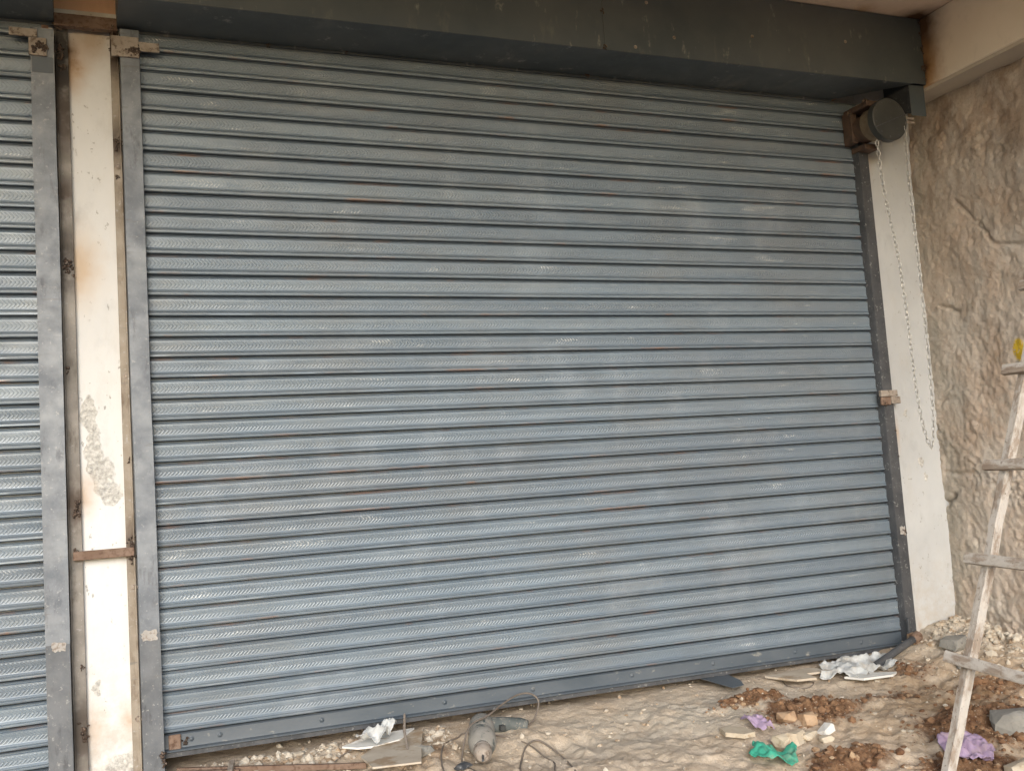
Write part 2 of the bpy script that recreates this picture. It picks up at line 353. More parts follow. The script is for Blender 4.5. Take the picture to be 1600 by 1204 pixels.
# ---------------------------------------------------------------- ground
SOIL = [(2.66, -.56, .26, .17), (2.50, -.36, .22, .07), (3.2, -1.0, .34, .20), (3.05, -.55, .45, .10), (2.85, -1.25, .25, .12), (2.45, -1.05, .22, .10), (1.02, -.28, .10, .13), (3.45, -.35, .18, .12), (3.55, -.75, .25, .2)]
def soil_mask(x, y):
    m = np.zeros_like(x)
    for i, (a, b, sx, sy) in enumerate(SOIL):
        k = (.42 if i == 6 else .55 if i in (3, 7, 8) else 1.0)
        m = np.maximum(m, k*np.exp(-(((x-a)/sx)**2+((y-b)/sy)**2)**1.3))
    return m
def ground_z(x, y):
    x = np.asarray(x, float); y = np.asarray(y, float)
    z = -.015+.12*np.clip(y, -5, 0)+.15*np.exp(-((x-4.15)/.5)**2)*np.exp(-((y+.4)/1.0)**2)
    z = z-.06*np.exp(-((x-2.75)/.5)**2-((y+1.45)/.4)**2)
    near = np.exp(-(np.clip(-y-4.5, 0, None)/4)**2)*np.exp(-(np.clip(np.abs(x-1.5)-5, 0, None)/4)**2)
    amp = .35+.65*np.clip((-y-.02)/.35, 0, 1)
    b = .030*fbm(x*2.1, y*2.1, 3, 1)+.020*fbm(x*7, y*7, 3, 2)
    b = b+.012*fbm(x*24, y*24, 3, 5)
    flatz = np.clip(fbm(x*1.7+3, y*1.7, 2, 9)*2+.5, 0, 1)
    b = b+.022*(ridged(x*9, y*3.2, 3, 4)-.6)*flatz*np.clip((-y-.1)/.3, 0, 1)
    sm = soil_mask(x, y)
    b = b+sm*(.030+.035*fbm(x*17, y*17, 3, 7)+.02*fbm(x*45, y*45, 2, 8))
    b = b+.030*np.exp(-((x-4.0)/.35)**2)*np.exp(-((y+.15)/.3)**2)*(.4+1.6*fbm(x*14, y*14, 3, 6))
    z = z+b*amp*near
    lim = np.where((x < 3.70) & (y > -.07), .022, 9)
    return np.minimum(z, lim)
def sparse(lo, hi, d0, n):
    k = np.linspace(0, 1, n+1)[1:]; return lo+(hi-lo)*k**3.2
gx = np.concatenate([sparse(-.5, -500, .1, 40)[::-1], np.arange(-.5, 4.45, .0095), sparse(4.45, 500, .1, 40)])
gy = np.concatenate([sparse(-1.75, -500, .1, 55)[::-1], np.arange(-1.75, .35, .0095), sparse(.35, 500, .1, 40)])
GX, GY = np.meshgrid(gx, gy, indexing='ij')
GZ = ground_z(GX, GY)
cem = np.clip(np.exp(-((GX-2.2)/.9)**2-((GY+.35)/.35)**2)+np.exp(-((GX-3.95)/.3)**2-((GY+.1)/.35)**2), 0, 1)
ground = grid_mesh('ground', np.stack([GX, GY, GZ], -1), 'ground', True, {'soil': soil_mask(GX, GY), 'cement': cem, 'bounce_cut': np.clip((-GY-1.75)/.7+.25*fbm(GX*1.3, GY*1.3, 3, 50), 0, 1), 'ochre': np.clip(np.exp(-((GX-3.35)/.75)**2-((GY+.75)/.55)**2)+.9*np.exp(-((GX-1.03)/.14)**2-((GY+.26)/.22)**2), 0, 1)})
ground['kind'] = 'structure'
def gz(x, y): return float(ground_z(np.array([x]), np.array([y]))[0])

# ---------------------------------------------------------------- building
CEIL = 3.385
bld = empty('shop_building', (0, 0, 0), 'plastered shop building whose cream ceiling and columns frame the shutters', 'building')
def pillar_mesh(x0, x1, y0, y1, z0, z1, nx, nz, amp, seed, ragged=0.0):
    # front face as a slightly uneven hand-plastered sheet with returns at the sides
    xs = np.linspace(x0, x1, nx); zs = np.linspace(z0, z1, nz); XX, ZZ = np.meshgrid(xs, zs, indexing='ij')
    YY = y0+amp*fbm(XX*5, ZZ*3, 3, seed)+amp*.5*fbm(XX*25, ZZ*14, 2, seed+1)
    if ragged:
        low = np.clip((.16-ZZ)/.14, 0, 1); YY = YY+low*(.008+ragged*np.abs(fbm(XX*16, ZZ*16, 3, seed+3)))
    P = np.stack([XX, YY, ZZ], -1)
    P = np.concatenate([np.stack([XX[:1], np.full_like(YY[:1], y1), ZZ[:1]], -1), P, np.stack([XX[-1:], np.full_like(YY[-1:], y1), ZZ[-1:]], -1)], 0)
    return P
o = grid_mesh('column', pillar_mesh(-.36, -.085, .012, .30, -.5, 3.08, 30, 300, .0025, 2, .02), 'pillar_left'); o.parent = bld
o.data.set_sharp_from_angle(angle=R(50))
o = grid_mesh('column', pillar_mesh(3.775, 4.16, .012, .30, -.5, 3.36, 36, 280, .003, 6, .01), 'pillar_right'); o.parent = bld
o.data.set_sharp_from_angle(angle=R(50))
MB().box(3.812, 3.838, -.012, .02, .06, 1.83, .004).build('plaster_strip', 'pillar_right', bld)
MB().box(-6, 4.16, .06, .30, 3.085, 3.384).build('lintel', 'lintel', bld)
MB().box(-6, 7, -3.4, 4.5, CEIL, CEIL+.16, .01).build('ceiling', 'ceil', bld)
# the beam along the side wall: cream cheek, greyer soffit sheet under it
MB().box(4.0, 4.40, -3.4, .30, 3.004, CEIL-.002, .006).build('beam', 'beam', bld)
MB().box(4.006, 4.39, -3.39, .30, 2.985, 3.002).build('beam_soffit', 'beam_soffit', bld)
MB().box(-6.2, -6, -.1, 4.5, -.6, CEIL-.002).build('end_wall', 'concrete', bld)
MB().box(-6, 7, 4.3, 4.5, -.6, CEIL-.002).build('back_wall', 'concrete', bld)
MB().box(4.17, 4.4, .31, 4.29, -.6, CEIL-.002).build('party_wall', 'concrete', bld)

# rough side wall
wy = np.concatenate([[-2.6, -2.2, -1.8, -1.5, -1.3], np.arange(-1.15, .035, .0085)]); wz = np.arange(-.55, 2.99, .0085)
WY, WZ = np.meshgrid(wy, wz, indexing='ij')
edge_k = np.clip((-WY-.02)/.25, .25, 1)
h = edge_k*.026*fbm(WY*2.6, WZ*2.0, 3, 21)+edge_k*.011*fbm(WY*8, WZ*7, 4, 22)+.0055*fbm(WY*38, WZ*34, 4, 23)+.003*fbm(WY*75, WZ*70, 2, 29)-.012*np.clip(fbm(WY*14, WZ*12, 4, 28)-.22, 0, 1)*2
h += .02*np.clip(fbm(WY*5, WZ*4, 2, 24)-.1, 0, 1)*fbm(WY*60, WZ*60, 2, 25)
def crack(pts, w, d):
    global h
    best = np.full(WY.shape, 9.0)
    for (a, b), (c_, e) in zip(pts[:-1], pts[1:]):
        dx, dz = c_-a, e-b; t = np.clip(((WY-a)*dx+(WZ-b)*dz)/(dx*dx+dz*dz), 0, 1)
        best = np.minimum(best, np.hypot(WY-a-t*dx, WZ-b-t*dz))
    wob = best+.018*fbm(WY*28, WZ*28, 3, 26)
    h = h-d*np.exp(-(wob/w)**2)
crack([(-.28, 2.38), (-.36, 2.28), (-.45, 2.17), (-.50, 2.09), (-.66, 2.05), (-.9, 2.10)], .010, .018)
crack([(-.02, 1.81), (-.10, 1.83), (-.22, 1.78)], .010, .018)
crack([(-.02, .92), (-.12, .90), (-.22, .91)], .010, .016)
crack([(-.02, 1.30), (-.07, 1.33), (-.12, 1.38)], .010, .016)
crack([(-.0, .74), (-.05, .78)], .014, .04)
h = np.clip(h, -.09, .075)
WX = 4.135-h+.03*np.clip((WZ-2.6)/.4, 0, 1)-.03*np.clip((.4-WZ)/.4, 0, 1)
WX = np.minimum(WX, 4.19)
rw = grid_mesh('side_wall', np.stack([WX, WY, WZ], -1), 'rough')
tag(rw, 'rough brown earth and mortar side wall right of the shutter', 'wall')
bk = MB().box(4.2, 4.39, -2.6, .29, -.6, 2.98).build('wall_core', 'concrete', rw)

# ---------------------------------------------------------------- roller shutters
PITCH_M = .0855
PROF = [(.024, 1.00), (.014, .994), (-.002, .985), (-.0075, .974), (-.0070, .960), (-.002, .946), (.0012, .932), (.0018, .905), (.0006, .886), (-.0055, .868), (-.0080, .850), (-.0082, .80), (-.0074, .68), (-.0066, .56),
        (-.0058, .44), (-.0054, .35), (-.0062, .322), (-.0102, .262), (-.0106, .248), (-.0060, .234), (-.0055, .206), (-.0102, .188), (-.0116, .165), (-.0116, .100), (-.0100, .072), (-.004, .056), (.012, .042), (.024, .030), (.024, .0)]
def slat_mesh(x0, x1, nx, seed):
    # rolled sheet: slightly wavy along its length, with a few shallow knocks
    xs = np.linspace(x0, x1, nx); n = len(PROF); rr = random.Random(seed)
    wy_ = .0022*fbm(xs*1.3, xs*0+seed*3.7, 3, seed); wz_ = .0012*fbm(xs*1.1, xs*0+seed*1.9, 3, seed+40)
    dents = [(rr.uniform(x0, x1), rr.uniform(.35, .75), rr.uniform(.02, .07), rr.uniform(.001, .003)) for _ in range(5)]
    vv = []
    for i, x in enumerate(xs):
        for (y, z) in PROF:
            d = sum(q*math.exp(-((x-a_)/w_)**2-((z-b_)/.25)**2) for a_, b_, w_, q in dents)
            vv.append((x, y+wy_[i]+d, z*PITCH_M+wz_[i]))
    ff = [(i*n+k, (i+1)*n+k, (i+1)*n+k+1, i*n+k+1) for i in range(nx-1) for k in range(n-1)]
    me = bpy.data.meshes.new('slat'); me.from_pydata(vv, [], ff); me.materials.append(M['paint'])
    me.polygons.foreach_set('use_smooth', [True]*len(ff)); me.set_sharp_from_angle(angle=R(34)); return me
def weld(thing_or_part, x, y, z, r, seed, sy=.6, name='weld'):
    rr = random.Random(seed); mb = MB()
    bm = bmesh.new()
    for _ in range(11):
        bmesh.ops.create_icosphere(bm, subdivisions=1, radius=1, matrix=Matrix.Translation((rr.gauss(0, .36)*r, rr.uniform(-.15, .15)*r*sy, rr.gauss(0, .5)*r)) @ Matrix.Rotation(rr.uniform(0, 3), 4, 'Y') @ Matrix.Diagonal((rr.uniform(.16, .5)*r, rr.uniform(.2, .5)*r*sy, rr.uniform(.16, .4)*r, 1)))
    for w in bm.verts: w.co += Vector((rr.uniform(-1, 1), rr.uniform(-1, 1), rr.uniform(-1, 1)))*r*.05
    me = bpy.data.meshes.new(name); bm.to_mesh(me); bm.free()
    o_ = link(name, me, 'weld', thing_or_part, 60); o_.location = (x, y, z); return o_
def bolt(parent, x, y, z, r, mat, name='bolt'):
    mb = MB(); n = 10; prof = [(0, 1.0), (.35, .97), (.6, .8), (.72, .45), (.78, .1), (1.0, .1), (1.0, 0)]
    vv = []; ff = []
    for i, (h_, q) in enumerate([(.62, .01), (.58, .35), (.42, .62), (.2, .76), (.14, 1.0), (0, 1.02)]):
        vv += [(x+q*r*math.cos(2*math.pi*k/n), y-h_*r, z+q*r*math.sin(2*math.pi*k/n)) for k in range(n)]
    for i in range(5):
        for k in range(n): ff.append((i*n+k, i*n+(k+1) % n, (i+1)*n+(k+1) % n, (i+1)*n+k))
    ff.append(tuple(range(n)))
    return mb.add(vv, ff).build(name, mat, parent, 40)

ZL = [2.921, 2.838, 2.754, 2.665, 2.577, 2.492, 2.404, 2.316, 2.229, 2.142, 2.056, 1.969, 1.881, 1.795, 1.709, 1.625, 1.539, 1.453, 1.366, 1.281, 1.196, 1.111, 1.025, .941, .858, .776, .696, .614, .532, .450, .370, .289, .209, .131]
ZR = [2.911, 2.829, 2.742, 2.654, 2.568, 2.483, 2.397, 2.311, 2.226, 2.139, 2.052, 1.966, 1.881, 1.796, 1.711, 1.627, 1.542, 1.457, 1.372, 1.287, 1.203, 1.118, 1.032, .947, .862, .777, .693, .608, .523, .439, .354, .268, .182, .097]
W = 3.73
sh = empty('roller_shutter', (0, 0, 0), 'wide closed blue-grey steel roller shutter filling the middle of the picture', 'roller shutter', 'steel roller shutters')
sm_ = [slat_mesh(-.045, W+.045, 90, k) for k in range(6)]
zl = [ZL[0]+.085]+ZL; zr = [ZR[0]+.086]+ZR
for i in range(len(zl)-1):
    s = link('slat', sm_[(i*5+i//6) % 6], None, sh)
    s.location = (0, rng.uniform(-.0015, .0015), zl[i+1])
    s.rotation_euler = (R(rng.uniform(-2.2, 2.2)), math.atan((zl[i+1]-zr[i+1])/W), R(rng.uniform(-.015, .015)))
    s.scale = (1, 1, ((zl[i]-zl[i+1])+(zr[i]-zr[i+1]))/2/PITCH_M)
# bottom rail: pressed plate, out-turned foot and an angle behind it
def rail(x0, x1, zt0, zt1, parent):
    prof = [(.02, 0), (-.004, -.002), (-.010, -.006), (-.0115, -.050), (-.013, -.056), (-.030, -.0595), (-.033, -.0625), (-.033, -.066), (-.012, -.0675), (.012, -.069)]
    vv = []; ff = []; n = len(prof)
    for x, zt in ((x0, zt0), (x1, zt1)): vv += [(x, y, zt+z) for y, z in prof]
    ff = [(k, k+1, n+k+1, n+k) for k in range(n-1)]
    rl = MB().add(vv, ff).build('bottom_rail', 'rail_paint', parent, 30)
    a = MB(); k0, k1 = zt0-.074, zt1-.074
    a.poly([(x0, -.022, k0), (x1, -.022, k1), (x1, -.022, k1-.014), (x0, -.022, k0-.014)], .004, (0, 1, 0))
    a.poly([(x0, -.022, k0), (x1, -.022, k1), (x1, .02, k1), (x0, .02, k0)], .004, (0, 0, 1))
    a.build('rail_angle', 'steel_dark', rl)
    return rl
rl = rail(-.04, W+.04, ZL[-1], ZR[-1], sh)
for bx in (.09, .20, .61, 1.15, 1.57, 2.08, 2.53, 3.02, 3.44):
    bolt(rl, bx, -.0105, ZL[-1]+(ZR[-1]-ZL[-1])*bx/W-.029, .0115, 'rail_paint')
MB().box(0.004, .05, -.024, -.012, .07, .128, .003).build('end_tab', 'rust', rl)
weld(rl, .07, -.018, .095, .018, 5)
# guide rails: front flat, web and wall flange
def guide(parent, x0, x1, xf0, xf1, mat_front, mat_flange, zt, zb=-.25, seed=1):
    m = MB(); nz = 40; zs = np.linspace(zb, zt, nz); wob = .0022*fbm(zs*1.7, zs*0+seed, 3, seed)
    # front face gently bowed along its height, 3 mm steel
    pr = [(x0, .012), (x0, -.052), (x0+.002, -.055), (x1-.002, -.055), (x1, -.052), (x1, -.046)]
    vv = []; ff = []; n = len(pr)
    for j, z in enumerate(zs): vv += [(x+wob[j], y, z) for x, y in pr]
    ff = [(j*n+k, (j+1)*n+k, (j+1)*n+k+1, j*n+k+1) for j in range(nz-1) for k in range(n-1)]
    ff.append(tuple((nz-1)*n+k for k in range(n)))
    g_ = m.add(vv, ff).build('guide_rail', mat_front, parent, 40)
    if xf0 is not None:
        f_ = MB(); f_.box(xf0, xf1, -.006, .013, zb, zt+.05, .0015)
        lip = (xf1-.012, xf1) if xf1 <= x0+.02 else (xf0, xf0+.012)
        f_.box(lip[0]+.003, lip[1]-.003, -.017, -.0065, zb, zt+.02, .0012)
        f_.build('wall_flange', mat_flange, g_)
    b_ = MB().box(min(x0, x1)+.004, max(x0, x1)-.004, .016, .05, zb, zt).build('back_channel', 'steel_dark', g_)
    return g_
def guide_foot(g_, x0, x1, zt):
    MB().box(min(x0, x1)-.0012, max(x0, x1)+.0012, -.0575, -.0556, -.25, zt, .0006).build('guide_foot', 'steel_mid', g_)
M['steel_mid'] = steel('blue_black_mill_steel', (.095, .105, .120), (.155, .166, .182), (.05, .052, .062))
gl = guide(sh, -.092, -.016, -.128, -.0935, 'steel', 'flange', 2.99, seed=1)
gr = guide(sh, W-.020, W+.048, None, None, 'steel_dark', None, 2.93, seed=4)
# weld spots along the left flange
for k, (x, z, r) in enumerate([(-.122, 2.92, .016), (-.108, 2.53, .020), (-.112, 2.505, .018), (-.116, 2.38, .010), (-.102, .905, .017), (-.098, .835, .014), (-.088, 2.58, .007), (-.086, 1.73, .006), (-.087, 1.28, .006), (-.085, .62, .006), (-.102, 1.22, .012)]):
    weld(gl, x, -.010, z, r, 20+k)
for x, z in ((-.107, 1.555), (-.103, .715), (-.104, .205), (-.112, 2.42)):
    bolt(gl, x, -.006, z, .013, 'bracket')
o = MB().box(-.125, -.018, -.066, -.056, 2.868, 2.955, .002).build('top_bracket', 'bracket', gl)
MB().box(-.02, .062, -.064, -.0565, 2.898, 2.938, .0015).build('bracket_strip', 'bracket', o)
for k in range(4): weld(o, -.052+.010*k, -.066, 2.89+.010*(k % 2), .016, 60+k)
weld(gl, -.024, -.060, .055, .020, 71); weld(gl, -.018, -.062, .03, .016, 72)
# pale plaster splashes stuck on the guides
def splash(parent, x0, x1, z0, z1, y, seed, mat='splash_plaster'):
    rr = random.Random(seed); pts = []
    n = 22
    for k in range(n):
        a = 2*math.pi*k/n; q = rr.uniform(.72, 1.05)
        cx, cz = math.cos(a), math.sin(a); m = max(abs(cx), abs(cz))
        pts.append(((x0+x1)/2+cx/m*q*(x1-x0)/2, y, (z0+z1)/2+cz/m*q*(z1-z0)/2))
    return MB().poly(pts, .0022, (0, -1, 0)).build('plaster_splash', mat, parent)
M['splash_plaster'] = mottled('dried_plaster_splash', (.33, .31, .29), (.44, .42, .395), 40, rough=.9, c3=(.24, .20, .17), sc3=70, lo3=.5, hi3=.62, bumpd=.004)
guide_foot(gl, -.092, -.016, .535)
splash(gl, -.086, -.022, .505, .550, -.0577, 3)
for k, (x, z, r) in enumerate([(W+.035, .62, .016), (W-.006, 2.90, .022), (W+.02, 2.885, .025), (W+.04, 1.16, .007), (W+.044, 1.02, .006), (W-.002, .075, .028), (W+.03, .06, .022)]):
    weld(gr, x, -.057, z, r, 90+k)
splash(gr, W+.0, W+.04, .60, .65, -.0552, 8)
MB().box(W-.024, W-.004, -.075, -.055, .03, .17, .003).build('stop_tab', 'steel_dark', gr)
cl = MB(); cl.box(W-.052, W+.062, -.078, -.058, 1.345, 1.378, .002); clo = cl.build('lock_clip', 'bracket', gr)
MB().box(W+.020, W+.082, -.074, -.058, 1.305, 1.343, .002).build('clip_tongue', 'bracket', clo)
MB().box(W-.046, W+.018, -.070, -.0565, 1.300, 1.343, .002).build('clip_back', 'rust', clo)
weld(clo, W-.02, -.068, 1.315, .018, 130)

# hood (roller box)
HB = 3.012
def hood(parent, x0, x1, xs_split, cut=None):
    hd = MB()
    hd.box(x0+.004, x1-.004, -.294, .05, CEIL-.010, CEIL-.004)
    root = hd.build('hood', 'box', parent)
    edges = [x0]+list(xs_split)+[x1]
    for a, b in zip(edges[:-1], edges[1:]):
        MB().box(a+(.0005 if a != x0 else 0), b-(.0005 if b != x1 else 0), -.303, -.2985, HB+.001, CEIL-.004, .0012).build('front_panel', 'box', root)
    pts = [(x0, -.302, HB), (x1, -.302, HB), (x1, -.004, HB), (x0, -.004, HB)]
    if cut: pts = [(x0, -.302, HB), (cut[0], -.302, HB), (cut[1], -.004, HB), (x0, -.004, HB)]
    MB().poly(pts, .0035, (0, 0, -1)).build('underside', 'box', root)
    MB().box(x0, (cut[1] if cut else x1), -.010, -.0042, HB-.016, HB-.004, .001).build('rear_lip', 'box', root)
    MB().box(x0, x0+.003, -.298, .05, HB+.001, CEIL-.012).build('end_plate', 'box', root)
    MB().box(x1-.003, x1, -.298, .05, HB+.001, CEIL-.012).build('end_plate', 'box', root)
    MB().tube([(x0-.0, -.3025, HB-.001), ((cut[0] if cut else x1), -.3025, HB-.001)], .0022, 6).build('fold_bead', 'box', root)
    return root
hd = hood(sh, -.100, 3.997, [2.035], cut=(3.90, 3.60))
for k, (x, z, r) in enumerate([(2.037, 3.20, .014), (2.035, 3.022, .016), (2.035, 3.33, .012), (-.099, 3.08, .012), (-.098, 3.2, .012), (-.098, 3.32, .01), (3.995, 3.30, .016), (3.995, 3.21, .022), (3.994, 3.10, .02), (3.993, 3.04, .014), (3.993, 3.36, .018)]):
    weld(hd, x, -.304, z, r, 140+k)
weld(hd, 2.08, -.02, HB-.006, .02, 160); weld(hd, .52, -.012, HB-.008, .012, 161); weld(hd, .87, -.012, HB-.008, .008, 162)
for x, z in ((2.42, 3.11), (2.20, 3.04), (2.88, 3.165), (2.28, 3.27), (3.47, 3.20)):
    bolt(hd, x, -.303, z, .009, 'bracket', 'screw')
MB().box(3.893, 3.995, -.284, -.280, 2.842, HB-.001).build('drop_plate', 'box', hd)
MB().poly([(3.893, -.284, 2.85), (3.893, -.284, HB-.002), (3.893, -.02, HB-.002), (3.893, -.02, 2.95)], .003, (-1, 0, 0)).build('side_gusset', 'steel_dark', hd)
MB().tube([(3.62, -.10, 3.20), (-.08, -.10, 3.20)], .14, 24).build('roller_barrel', 'steel_dark', hd, 40)

# left-hand shutter
sl = empty('roller_shutter', (-.43, 0, 0), 'blue-grey roller shutter cut off by the left picture edge, beyond the cream column', 'roller shutter', 'steel roller shutters')
sm2 = [slat_mesh(-1.6, .045, 40, 20+k) for k in range(4)]
ZZL = [2.852, 2.762, 2.671, 2.583, 2.495, 2.406, 2.317, 2.230, 2.144, 2.057, 1.971]
ZZL += [1.971+(1.015-1.971)*k/11 for k in range(1, 11)]+[1.015, .926, .840, .753, .666, .580, .494, .407, .320, .235, .150, .072]
zz = [3.03, 2.94]+ZZL
for i in range(len(zz)-1):
    s = link('slat', sm2[(i*3+i//4) % 4], None, sl); s.location = (0, rng.uniform(-.0015, .0015), zz[i+1]); s.rotation_euler = (R(rng.uniform(-1.6, 1.6)), 0, 0)
    s.scale = (1, 1, (zz[i]-zz[i+1])/PITCH_M)
e0 = Vector((.43, 0, 0))
r2 = rail(-2.05, -.39, .072, .072, sl); r2.location = e0
g2 = guide(sl, -.342, -.424, -.340, -.288, 'steel', 'flange_grey', 2.96, seed=9); g2.location = e0
for k, (x, z, r) in enumerate([(-.315, 2.90, .022), (-.318, 2.87, .024), (-.310, 2.83, .018), (-.316, 2.01, .022), (-.312, 1.985, .02), (-.322, 1.59, .012), (-.345, 2.30, .012), (-.344, 1.96, .007), (-.346, 1.80, .008), (-.305, 1.05, .022), (-.306, 1.02, .02), (-.30, .43, .010), (-.298, .20, .024), (-.297, .165, .02), (-.345, 1.45, .006), (-.342, .6, .006), (-.347, 2.78, .012)]):
    weld(g2, x, -.010 if x > -.34 else -.05, z, r, 200+k)
o = MB().box(-.432, -.366, -.066, -.056, 2.842, 2.915, .002).build('top_bracket', 'bracket', g2)
MB().box(-.502, -.40, -.0655, -.0675+.0095, 2.917, 2.95, .0015).build('bracket_strip', 'bracket', o)
for k in range(5): weld(o, -.412+.010*k, -.066, 2.868+.010*(k % 3), .018, 240+k)
guide_foot(g2, -.342, -.424, .53)
splash(g2, -.408, -.352, .503, .542, -.0577, 12)
MB().box(-.4215, -.3445, -.0565, -.0551, 2.775, 2.84).build('primed_patch', 'rail_paint', g2)
h2 = hood(sl, -2.03, -.338, [-1.2]); h2.location = e0
for k, z in enumerate((3.06, 3.16, 3.3)): weld(h2, -.336, -.30, z, .012, 260+k)

# spacer bars welded between the two guides
b = MB().box(-.322, -.100, -.034, -.018, .838, .872, .002); b.box(-.322, -.100, -.0175, .006, .866, .872, .001)
sp1 = tag(b.build('spacer_bar', 'rust'), 'short brown steel bar welded across the cream column near its foot', 'steel bar', 'spacer bars on the column')
weld(sp1, -.115, -.024, .88, .02, 301); weld(sp1, -.306, -.024, .868, .018, 302); weld(sp1, -.108, -.02, .832, .014, 303)
b = MB().box(-.338, -.100, -.028, -.012, 2.985, 3.045, .002); b.box(-.338, -.100, -.045, -.0285, 2.985, 2.991, .001)
sp2 = tag(b.build('spacer_bar', 'rust'), 'brown steel bar welded across the very top of the cream column', 'steel bar', 'spacer bars on the column')
weld(sp2, -.118, -.03, 2.99, .02, 304); weld(sp2, -.32, -.03, 2.985, .016, 305)

# ---------------------------------------------------------------- chain drive and chain
DC = Vector((3.753, -.255, 2.815))
cd = empty('chain_drive', (3.753, -.02, 2.815), 'round black chain gear housing hanging under the right end of the hood', 'gear housing')
def disc(name, cx, cz, y0, y1, r, mat, n=40, bev=.005, parent=None):
    vv = []; ff = []
    for (y, q) in ((y0, r-bev), (y0+bev*.6, r), (y1, r)):
        vv += [(cx+q*math.cos(2*math.pi*k/n), y, cz+q*math.sin(2*math.pi*k/n)) for k in range(n)]
    for i in range(2):
        for k in range(n): ff.append((i*n+k, i*n+(k+1) % n, (i+1)*n+(k+1) % n, (i+1)*n+k))
    ff.append(tuple(range(n))); ff.append(tuple(2*n+k for k in range(n))[::-1])
    o_ = MB().add(vv, ff).build(name, mat, parent, 30)
    if parent is not None and parent.parent is None: o_.location = -parent.location
    return o_
dsc = disc('cover', DC.x, DC.z, -.268, -.225, .116, 'black', parent=cd)
disc('hub', DC.x-.022, DC.z+.0, -.224, -.158, .088, 'hub', parent=cd)
disc('backplate', DC.x-.02, DC.z, -.157, -.085, .075, 'rust_dark', parent=cd)
part('mount_arm', MB().box(3.655, 3.695, -.084, -.01, 2.74, 2.92, .004), 'rust_dark', cd)
part('mount_plate', MB().box(3.66, 3.84, -.21, -.02, 2.905, 2.935, .004), 'rust_dark', cd)
part('mount_foot', MB().box(3.70, 3.80, -.12, -.01, 2.70, 2.728, .003), 'rust_dark', cd)
q = MB(); ang = R(22)
q.box(-.112, .125, -.004, 0, -.0025, .0025, 0, Matrix.Translation((DC.x, -.2685, DC.z-.008)) @ Matrix.Rotation(-ang, 4, 'Y'))
part('cover_seam', q, 'steel_dark', cd)
part('chain_guide', MB().box(DC.x+.098, DC.x+.175, -.262, -.256, DC.z+.012, DC.z+.022, .001).box(DC.x+.098, DC.x+.175, -.262, -.256, DC.z-.010, DC.z+.0, .001), 'bracket', cd)
for k in range(10):
    a = 2*math.pi*k/10+.2
    o = bolt(cd, 0, 0, 0, .005, 'steel_dark', 'screw'); o.location = Vector((DC.x+.098*math.cos(a), -.268, DC.z+.098*math.sin(a)))-cd.location
for k, (x, z) in enumerate(((3.66, 2.93), (3.70, 2.945), (3.74, 2.95), (3.63, 2.90))):
    w_ = weld(cd, 0, 0, 0, .022, 320+k); w_.location = Vector((x, -.19+.03*k, z))-cd.location

def spline(pts, n):
    P = [Vector(p) for p in pts]; P = [P[0]*2-P[1]]+P+[P[-1]*2-P[-2]]; out = []
    for i in range(1, len(P)-2):
        for k in range(n):
            t = k/n; a, b_, c_, d = P[i-1], P[i], P[i+1], P[i+2]
            out.append(.5*((2*b_)+(c_-a)*t+(2*a-5*b_+4*c_-d)*t*t+(3*b_-a-3*c_+d)*t**3))
    out.append(P[-2]); return out
path = spline([(3.853, -.262, 2.83), (3.847, -.262, 2.60), (3.845, -.262, 2.42), (3.852, -.262, 1.97), (3.853, -.262, 1.556), (3.844, -.262, 1.25), (3.825, -.262, 1.10), (3.805, -.262, 1.058), (3.785, -.262, 1.10),
               (3.762, -.262, 1.20), (3.744, -.262, 1.39), (3.736, -.262, 1.728), (3.716, -.262, 2.07), (3.668, -.262, 2.414), (3.652, -.262, 2.69)], 40)
lm = MB(); acc = 0; k = 0; last = path[0]
def link_ring(c_, d, roll):
    d = d.normalized(); a = d.cross(Vector((0, 1, 0))).normalized(); b_ = d.cross(a)
    s_ = a*math.cos(roll)+b_*math.sin(roll); ring = []
    for j in range(12):
        t = 2*math.pi*j/12; ring.append(c_+s_*(.0085*math.cos(t))+d*(.0175*math.sin(t)))
    nn = ring+[ring[0], ring[1]]
    pts = ring; vv = []; ff = []; m_ = 5; nrm = s_.cross(d)
    for j, p in enumerate(pts):
        rad = (p-c_).normalized()
        for i in range(m_):
            aa = 2*math.pi*i/m_; vv.append(p+(rad*math.cos(aa)+nrm*math.sin(aa))*.0028)
    for j in range(12):
        for i in range(m_): ff.append((j*m_+i, ((j+1) % 12)*m_+i, ((j+1) % 12)*m_+(i+1) % m_, j*m_+(i+1) % m_))
    lm.add(vv, ff)
for a, b_ in zip(path[:-1], path[1:]):
    acc += (b_-a).length
    if acc > .0275:
        acc -= .0275; link_ring(b_, b_-a, (k % 2)*math.pi/2+.5+.25*math.sin(k*.9)); k += 1
tag(lm.build('pull_chain', 'galv', None, 80), 'long galvanised loop of hand chain hanging before the white right column', 'chain')

